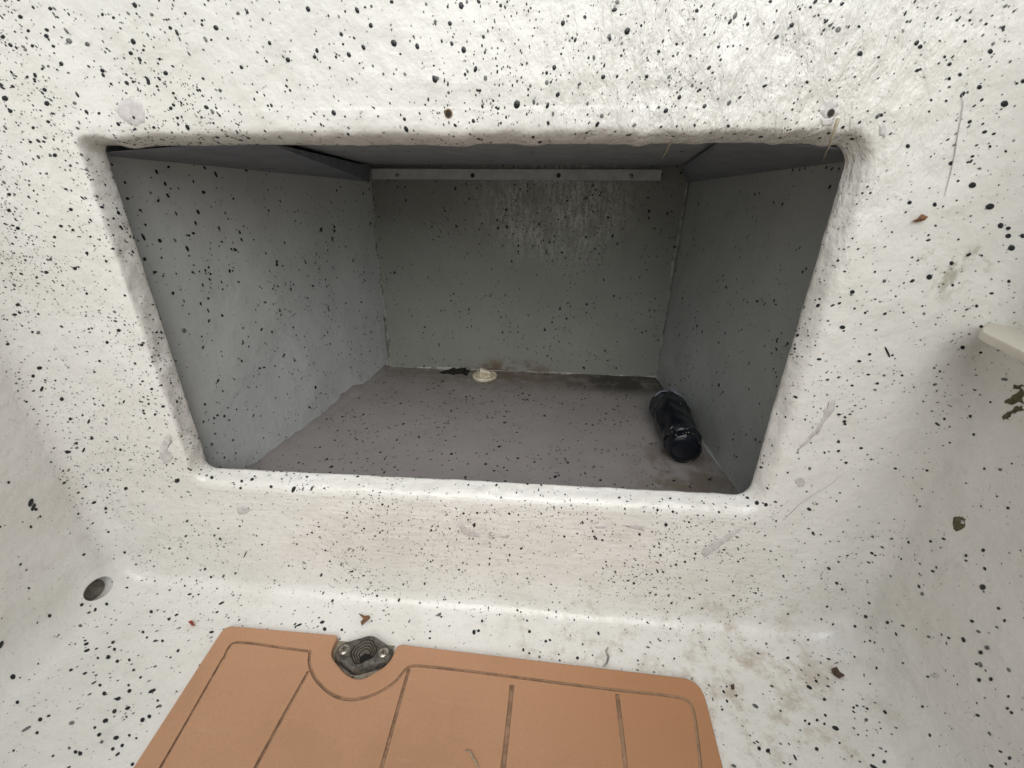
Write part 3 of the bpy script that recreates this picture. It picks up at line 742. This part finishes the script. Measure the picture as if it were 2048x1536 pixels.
# ------------------------------------------------------------------ foam mat on the floor
MZ = ZF + .020
def zz(pts, z=MZ): return [(lambda q: (q.x, q.y))(atZ(x, y, z)) for x, y in pts]
def chaikin(pts, closed=True, it=2, keep=()):
    for _ in range(it):
        out = []; n = len(pts)
        rng = range(n) if closed else range(n-1)
        if not closed: out.append(pts[0])
        for i in rng:
            a_, b_ = Vector(pts[i]), Vector(pts[(i+1)%n])
            out += [tuple(a_.lerp(b_,.25)), tuple(a_.lerp(b_,.75))]
        if not closed: out.append(pts[-1])
        pts = out
    return pts
def smooth_poly(pts, r):
    """round every corner of a polygon with its own radius"""
    out = []; n = len(pts)
    for i in range(n):
        a_, b_, c_ = Vector(pts[i-1]), Vector(pts[i]), Vector(pts[(i+1)%n])
        rr = min(r[i], (a_-b_).length*.48, (c_-b_).length*.48)
        p0 = b_ + (a_-b_).normalized()*rr; p1 = b_ + (c_-b_).normalized()*rr
        for k in range(7):
            t = k/6; out.append(tuple((p0*(1-t)**2 + b_*(2*t*(1-t)) + p1*t*t)))
    return out
pl = zz([(450,1250),(677,1270),(658,1308),(692,1350),(722,1361),(780,1326),(794,1287),(1402,1359),(1447,1536)])
lb = zz([(265,1536)])[0]
left_dir = (Vector(lb)-Vector(pl[0])).normalized(); right_dir = (Vector(pl[8])-Vector(pl[7])).normalized()
e1 = Vector(pl[7]) + right_dir*1.5; e0 = Vector(pl[0]) + left_dir*1.5
outline = smooth_poly(pl[:8] + [tuple(e1), tuple(e0)], [.03,.012,.03,.05,.05,.05,.02,.055,.05,.05])
mat_root = empty('foam_mat', (-.25,-.2,ZF), 'tan foam deck mat with routed plank grooves and a notch around the black socket', 'deck mat')
P = Part(); prism(P, outline, ZF+.0022, MZ, 0, .004)
foam = P.build('foam_pad', [M_FOAM, M_GROOVE], mat_root, False)
def groove(px, w, closed=False, it=2, ext=None):
    pts = zz(px)
    if ext: 
        d_ = (Vector(pts[-1])-Vector(pts[-2])).normalized(); pts[-1] = tuple(Vector(pts[-1])); pts.append(tuple(Vector(pts[-1])+d_*1.0))
    if it: pts = chaikin(pts, closed, it)
    n = len(pts); Lp = []; Rp = []
    for i in range(n):
        a_ = Vector(pts[max(i-1,0)]); b_ = Vector(pts[min(i+1,n-1)])
        d_ = (b_-a_).normalized(); nn = Vector((-d_.y, d_.x)); q = Vector(pts[i]); ww = w*(1+.12*noise.noise(Vector((q.x*25,q.y*25,0))))
        Lp.append(q+nn*ww); Rp.append(q-nn*ww)
    P = Part(); vs = []
    dz = .005
    for l, r in zip(Lp, Rp):
        l2 = l.lerp(r, .2); r2 = r.lerp(l, .2)
        vs += [(l.x,l.y,MZ+.01),(r.x,r.y,MZ+.01),(r.x,r.y,MZ-dz*.55),(r2.x,r2.y,MZ-dz),(l2.x,l2.y,MZ-dz),(l.x,l.y,MZ-dz*.55)]
    fs = []
    for i in range(n-1):
        for k in range(6): fs.append((i*6+k, (i+1)*6+k, (i+1)*6+(k+1)%6, i*6+(k+1)%6))
    fs += [(0,1,2,3,4,5), tuple((n-1)*6+k for k in (5,4,3,2,1,0))]
    P.add(vs, fs, 1)
    o = P.build('cutter', [M_FOAM, M_GROOVE], mat_root, False)
    bm = bmesh.new(); bm.from_mesh(o.data); bmesh.ops.recalc_face_normals(bm, faces=bm.faces); bm.to_mesh(o.data); bm.free()
    return o
bm = bmesh.new(); bm.from_mesh(foam.data); bmesh.ops.recalc_face_normals(bm, faces=bm.faces); bm.to_mesh(foam.data); bm.free()
W = .0075
GR = [([(447,1318),(458,1292),(470,1284),(500,1286),(560,1295),(622,1303)], .0040, 1, None),
      ([(620,1303),(617,1330),(632,1362),(662,1390),(700,1402),(745,1392),(790,1366),(806,1344),(820,1331),(850,1332),(1000,1350),(1200,1377),(1350,1392),(1380,1402),(1390,1430),(1402,1536)], .0042, 2, 1),
      ([(446,1316),(380,1432),(318,1540)], .0036, 0, 1), ([(617,1342),(562,1440),(508,1540)], .0045, 0, 1), ([(818,1338),(792,1430),(762,1540)], .0050, 0, 1),
      ([(1024,1370),(1018,1430),(1006,1540)], .0064, 0, 1), ([(1234,1388),(1243,1460),(1252,1540)], .0056, 0, 1)]
dg = bpy.context.evaluated_depsgraph_get
for px, w, it, ex in GR:
    cut = groove(px, w, False, it, ex)
    md = foam.modifiers.new('b', 'BOOLEAN'); md.operation = 'DIFFERENCE'; md.solver = 'EXACT'; md.object = cut
    bpy.context.view_layer.update()
    me = bpy.data.meshes.new_from_object(foam.evaluated_get(dg()))
    foam.modifiers.clear(); foam.data = me
    bpy.data.objects.remove(cut)
foam.data.name = 'foam_pad'

# ------------------------------------------------------------------ black socket in the mat notch
SZ = ZF + .002
c0 = atZ(728, 1305, SZ+.02)
s1 = atZ(689, 1302, SZ+.022); s2 = atZ(767, 1308, SZ+.022)
c0 = Vector((c0.x, c0.y, 0)); 
sock = empty('deck_socket', (c0.x, c0.y, ZF), 'worn black lozenge-shaped socket with two screws set in the mat notch', 'deck socket')
def hull(circs, n=40):
    pts = []
    for (x, y, r) in circs:
        for i in range(n): pts.append((x+r*math.cos(2*math.pi*i/n), y+r*math.sin(2*math.pi*i/n)))
    pts = sorted(set(pts)); cr = lambda o,a,b: (a[0]-o[0])*(b[1]-o[1])-(a[1]-o[1])*(b[0]-o[0])
    lo = []
    for p in pts:
        while len(lo) > 1 and cr(lo[-2],lo[-1],p) <= 0: lo.pop()
        lo.append(p)
    up_ = []
    for p in reversed(pts):
        while len(up_) > 1 and cr(up_[-2],up_[-1],p) <= 0: up_.pop()
        up_.append(p)
    return lo[:-1]+up_[:-1]
circs = [(c0.x+.004,c0.y+.012,.040),(c0.x-.008,c0.y-.014,.040),(s1.x,s1.y,.027),(s2.x,s2.y,.027)]
ol = hull(circs); nO = len(ol)
P = Part(); zt0 = SZ+.026
def ringz(sc, z): return [(c0.x+(x-c0.x)*sc, c0.y+(y-c0.y)*sc, z) for x, y in ol]
def circ(r, z, dx=0, dy=0, n=nO):
    out = []
    for (x, y) in ol:
        t = math.atan2(y-c0.y, x-c0.x); out.append((c0.x+dx+r*math.cos(t), c0.y+dy+r*math.sin(t), z))
    return out
rings = [ringz(1.02,SZ), ringz(1.02,SZ+.014), ringz(.985,SZ+.022), ringz(.93,zt0), circ(.041,zt0+.002), circ(.038,zt0-.001)]
vs = [v for r in rings for v in r]
P.add(vs, [(j*nO+i, j*nO+(i+1)%nO, (j+1)*nO+(i+1)%nO, (j+1)*nO+i) for j in range(len(rings)-1) for i in range(nO)])
P.build('flange', M_BLACKR, sock, True, R(50))
P = Part(); rings = []; crest = []
r_, z_, k = .038, zt0-.001, 0
while k < 4:
    dx, dy = .0018*k, -.0022*k
    rings += [circ(r_, z_, dx, dy), circ(r_-.0022, z_-.0038, dx, dy), circ(r_-.0034, z_-.0034, dx, dy), circ(r_-.0038, z_-.0006, dx, dy)]
    crest.append(len(rings)-1); r_ -= .0068; z_ -= .0002; k += 1
rings += [circ(.004, z_-.001, dx, dy)]
vs = [v for r in rings for v in r]; m = len(rings)
P.add(vs, [(j*nO+i, j*nO+(i+1)%nO, (j+1)*nO+(i+1)%nO, (j+1)*nO+i) for j in range(m-1) for i in range(nO)] + [tuple((m-1)*nO+i for i in range(nO))])
for fi, f in enumerate(P.f):
    if f[0]//nO in crest: P.m[fi] = 1
P.build('ribbed_cup', [M_CUP, M_CREST], sock, True, R(40))
P = Part()
lathe(P, (c0.x+.012, c0.y-.020, zt0+.0012), (0,0,1), [(.0125,-.006),(.0125,0),(.0115,.0006),(.006,.0004),(.0004,.0004)], 20, 0, (1,.45,0), 1.25)
P.build('bore', M_HOLE, sock)
for q in (s1, s2):
    P = Part(); lathe(P, (q.x,q.y,zt0-.002), (0,0,1), [(.0165,0),(.0165,.003),(.0145,.0065),(.0095,.009),(.004,.0098),(.001,.0099)], 24)
    sc = P.build('screw', M_STEEL, sock)
    Q = Part()
    for t in (0.4, 0.4+math.pi/2):
        d_ = Vector((math.cos(t),math.sin(t))); e_ = Vector((-d_.y,d_.x))
        pp = [Vector((q.x,q.y))+d_*u*.0075+e_*v*.0016 for u, v in ((-1,-1),(1,-1),(1,1),(-1,1))]
        prism(Q, [tuple(x) for x in pp], zt0+.003, zt0+.0082+(.0003 if t > 1 else 0))
    Q.build('cross_slot', M_RUST, sc, False)

# ------------------------------------------------------------------ ledge on the right wall
ld = Part()
q = zz([(1966,652),(1976,645),(1996,637),(2022,630),(2060,627)], -.27); q2 = zz([(1964,660),(1974,667),(2000,679),(2048,703)], -.27)
dd = (Vector(q2[-1])-Vector(q2[-2])).normalized()
far = Vector(q2[-1]) + Vector((.03,-1.4))
poly = [(1.08,-.0)] + [(x, y) for x, y in q[::-1] if x < 1.07] + q2 + [tuple(far), (1.08, far.y)]
prism(ld, poly, -.287, -.27, 0, .006)
o = ld.build('ledge', M_LEDGE, None, True, R(35)); tag(o, 'smooth beige ledge with a rounded tip jutting from the right side wall', 'ledge')

# ------------------------------------------------------------------ crumbs, leaves and stalks
for P_ in L4: pass
def flake(name, px, mat, label, cat, th=.004, lift=.002):
    pts3 = []
    for x, y in px:
        h = first_hit(L4, x, y); n = h[1] if h[1].dot(ray(x,y)) < 0 else -h[1]; pts3.append((h[0], n))
    P = Part(); k = len(pts3); c = sum((p for p, n in pts3), Vector())/k; nm = sum((n for p, n in pts3), Vector()).normalized()
    vs = []
    for z in (lift, lift+th):
        for i, (p, n) in enumerate(pts3): vs.append(p + n*(z + .003*math.sin(i*2.3)+.003))
    vs += [c + nm*(lift+.002), c + nm*(lift+th+.005)]
    fs = []
    for i in range(k):
        j = (i+1) % k; fs += [(i, j, k+j, k+i), (2*k, j, i), (2*k+1, k+i, k+j)]
    P.add(vs, fs)
    bm_ = P.build(name, mat, None, False)
    # base the object at the flake
    off = c*S; bm_.data.transform(Matrix.Translation(-off)); bm_.location = off
    return tag(bm_, label, cat, 'dry leaf scraps' if cat == 'leaf' else None)
flake('leaf_scrap', [(718,1230),(730,1236),(738,1233),(741,1239),(733,1245),(724,1252),(722,1248),(729,1241)], M_LEAF, 'brown forked leaf scrap lying just above the black socket', 'leaf')
flake('leaf_scrap', [(1662,1341),(1674,1338),(1680,1346),(1690,1354),(1678,1360),(1666,1350)], M_CHIP, 'dark brown leaf scrap on the floor right of the mat corner', 'leaf')
flake('paint_chip', [(378,1247),(386,1245),(391,1253),(385,1254)], M_RED, 'tiny red paint chip near the left corner of the mat', 'paint chip')
flake('leaf_scrap', [(1820,442),(1832,436),(1842,428),(1850,433),(1844,440),(1830,444)], M_LEAF, 'rusty brown leaf scrap stuck high on the wall right of the recess', 'leaf', .003, .001)
flake('grit_lump', [(1460,1374),(1466,1372),(1468,1380),(1462,1382)], M_CHIP, 'small brown crumb beside the right corner of the mat', 'crumb')
def stalk(name, pts, r, mat, label, cat):
    P = Part(); tube(P, pts, r, 6); o = P.build(name, mat)
    off = Vector(pts[0])*S; o.data.transform(Matrix.Translation(-off)); o.location = off
    return tag(o, label, cat, {'straw':'dry stalks at the recess edge', 'hair':'hairs stuck to the wall'}.get(cat))
stalk('grass_stalk', [atY(1676,238,-.012), atY(1670,258,-.02), atY(1662,280,-.012), atY(1659,292,-.004), atY(1652,304,.02), atY(1646,322,.05)], [.0034,.0028,.0022,.0018,.0012,.0006], M_STRAW, 'dry straw stalk hanging over the top right corner of the recess', 'straw')
stalk('grass_stalk', [atY(1344,283,.03), atY(1338,292,.05), atY(1331,306,.07), atY(1323,320,.10)], [.0012,.0018,.0016,.0008], M_STRAW, 'thin pale fibre dangling below the upper edge of the recess', 'straw')
def onfloor(x, y, lift): q = atZ(x, y, MZ+lift); return q
stalk('hair_strand', [onfloor(930,1501,.003), onfloor(941,1503,.006), onfloor(946,1515,.004), onfloor(955,1530,.004), onfloor(958,1545,.003)], [.0012,.0018,.0022,.0018,.001], M_STRAW, 'curled pale fibre lying on the tan mat', 'fibre')
def onwall(x, y, l=.002):
    h = first_hit(L4, x, y); n = h[1] if h[1].dot(ray(x,y)) < 0 else -h[1]; return h[0] + n*l
stalk('hair_strand', [onwall(x, y) for x, y in ((1922,190),(1925,205),(1921,235),(1914,270),(1908,310),(1899,350),(1893,372),(1888,392))], [.0004,.0007,.0008,.0008,.0009,.0008,.0006,.0003], M_GREYP, 'long grey hair stuck to the wall right of the recess', 'hair')
stalk('hair_strand', [onwall(x, y) for x, y in ((1566,1040),(1598,1008),(1632,985),(1650,975),(1668,962),(1690,944))], [.0004,.001,.001,.0009,.0008,.0003], M_GREYP, 'grey fibre trailing down the wall below the recess right corner', 'hair')
stalk('paint_drip', [onwall(x, y) for x, y in ((1206,1334),(1214,1326),(1217,1314),(1212,1304),(1216,1296))], [.0015,.003,.0035,.003,.002], M_CAULK, 'short white paint drip just above the mat edge', 'paint drip')

# ------------------------------------------------------------------ light
w = bpy.data.worlds.new('World'); scn.world = w; w.use_nodes = True
nt = w.node_tree; bg = nt.nodes['Background']
sky = nt.nodes.new('ShaderNodeTexSky'); sky.sky_type = 'NISHITA'; sky.sun_disc = False
EL, AZ = R(44), R(5)        # sun behind the viewer, a little to the right
sky.sun_elevation = EL; sky.sun_rotation = math.pi - AZ; sky.air_density = 1.2; sky.dust_density = 3.0
hs = nt.nodes.new('ShaderNodeHueSaturation'); hs.inputs['Saturation'].default_value = .35
nt.links.new(sky.outputs[0], hs.inputs['Color']); tint = nt.nodes.new('ShaderNodeMix'); tint.data_type = 'RGBA'; tint.blend_type = 'MULTIPLY'; tint.inputs[0].default_value = 1
tint.inputs[7].default_value = (.97, 1, .93, 1)      # light that has passed trees and water
nt.links.new(hs.outputs[0], tint.inputs[6]); nt.links.new(tint.outputs[2], bg.inputs['Color'])
bg.inputs['Strength'].default_value = .05
sl = bpy.data.lights.new('sun', 'SUN'); sun = bpy.data.objects.new('sun', sl); COL.objects.link(sun)
sl.energy = 1.5; sl.angle = R(70); sl.color = (1, .99, .985)
sdir = Vector((math.sin(AZ)*math.cos(EL), -math.cos(AZ)*math.cos(EL), math.sin(EL)))
sun.rotation_euler = (-sdir).to_track_quat('-Z', 'Y').to_euler()
vs_ = scn.view_settings; vs_.view_transform = 'Standard'; vs_.look = 'None'; vs_.exposure = .72; vs_.gamma = 1; vs_.use_curve_mapping = False
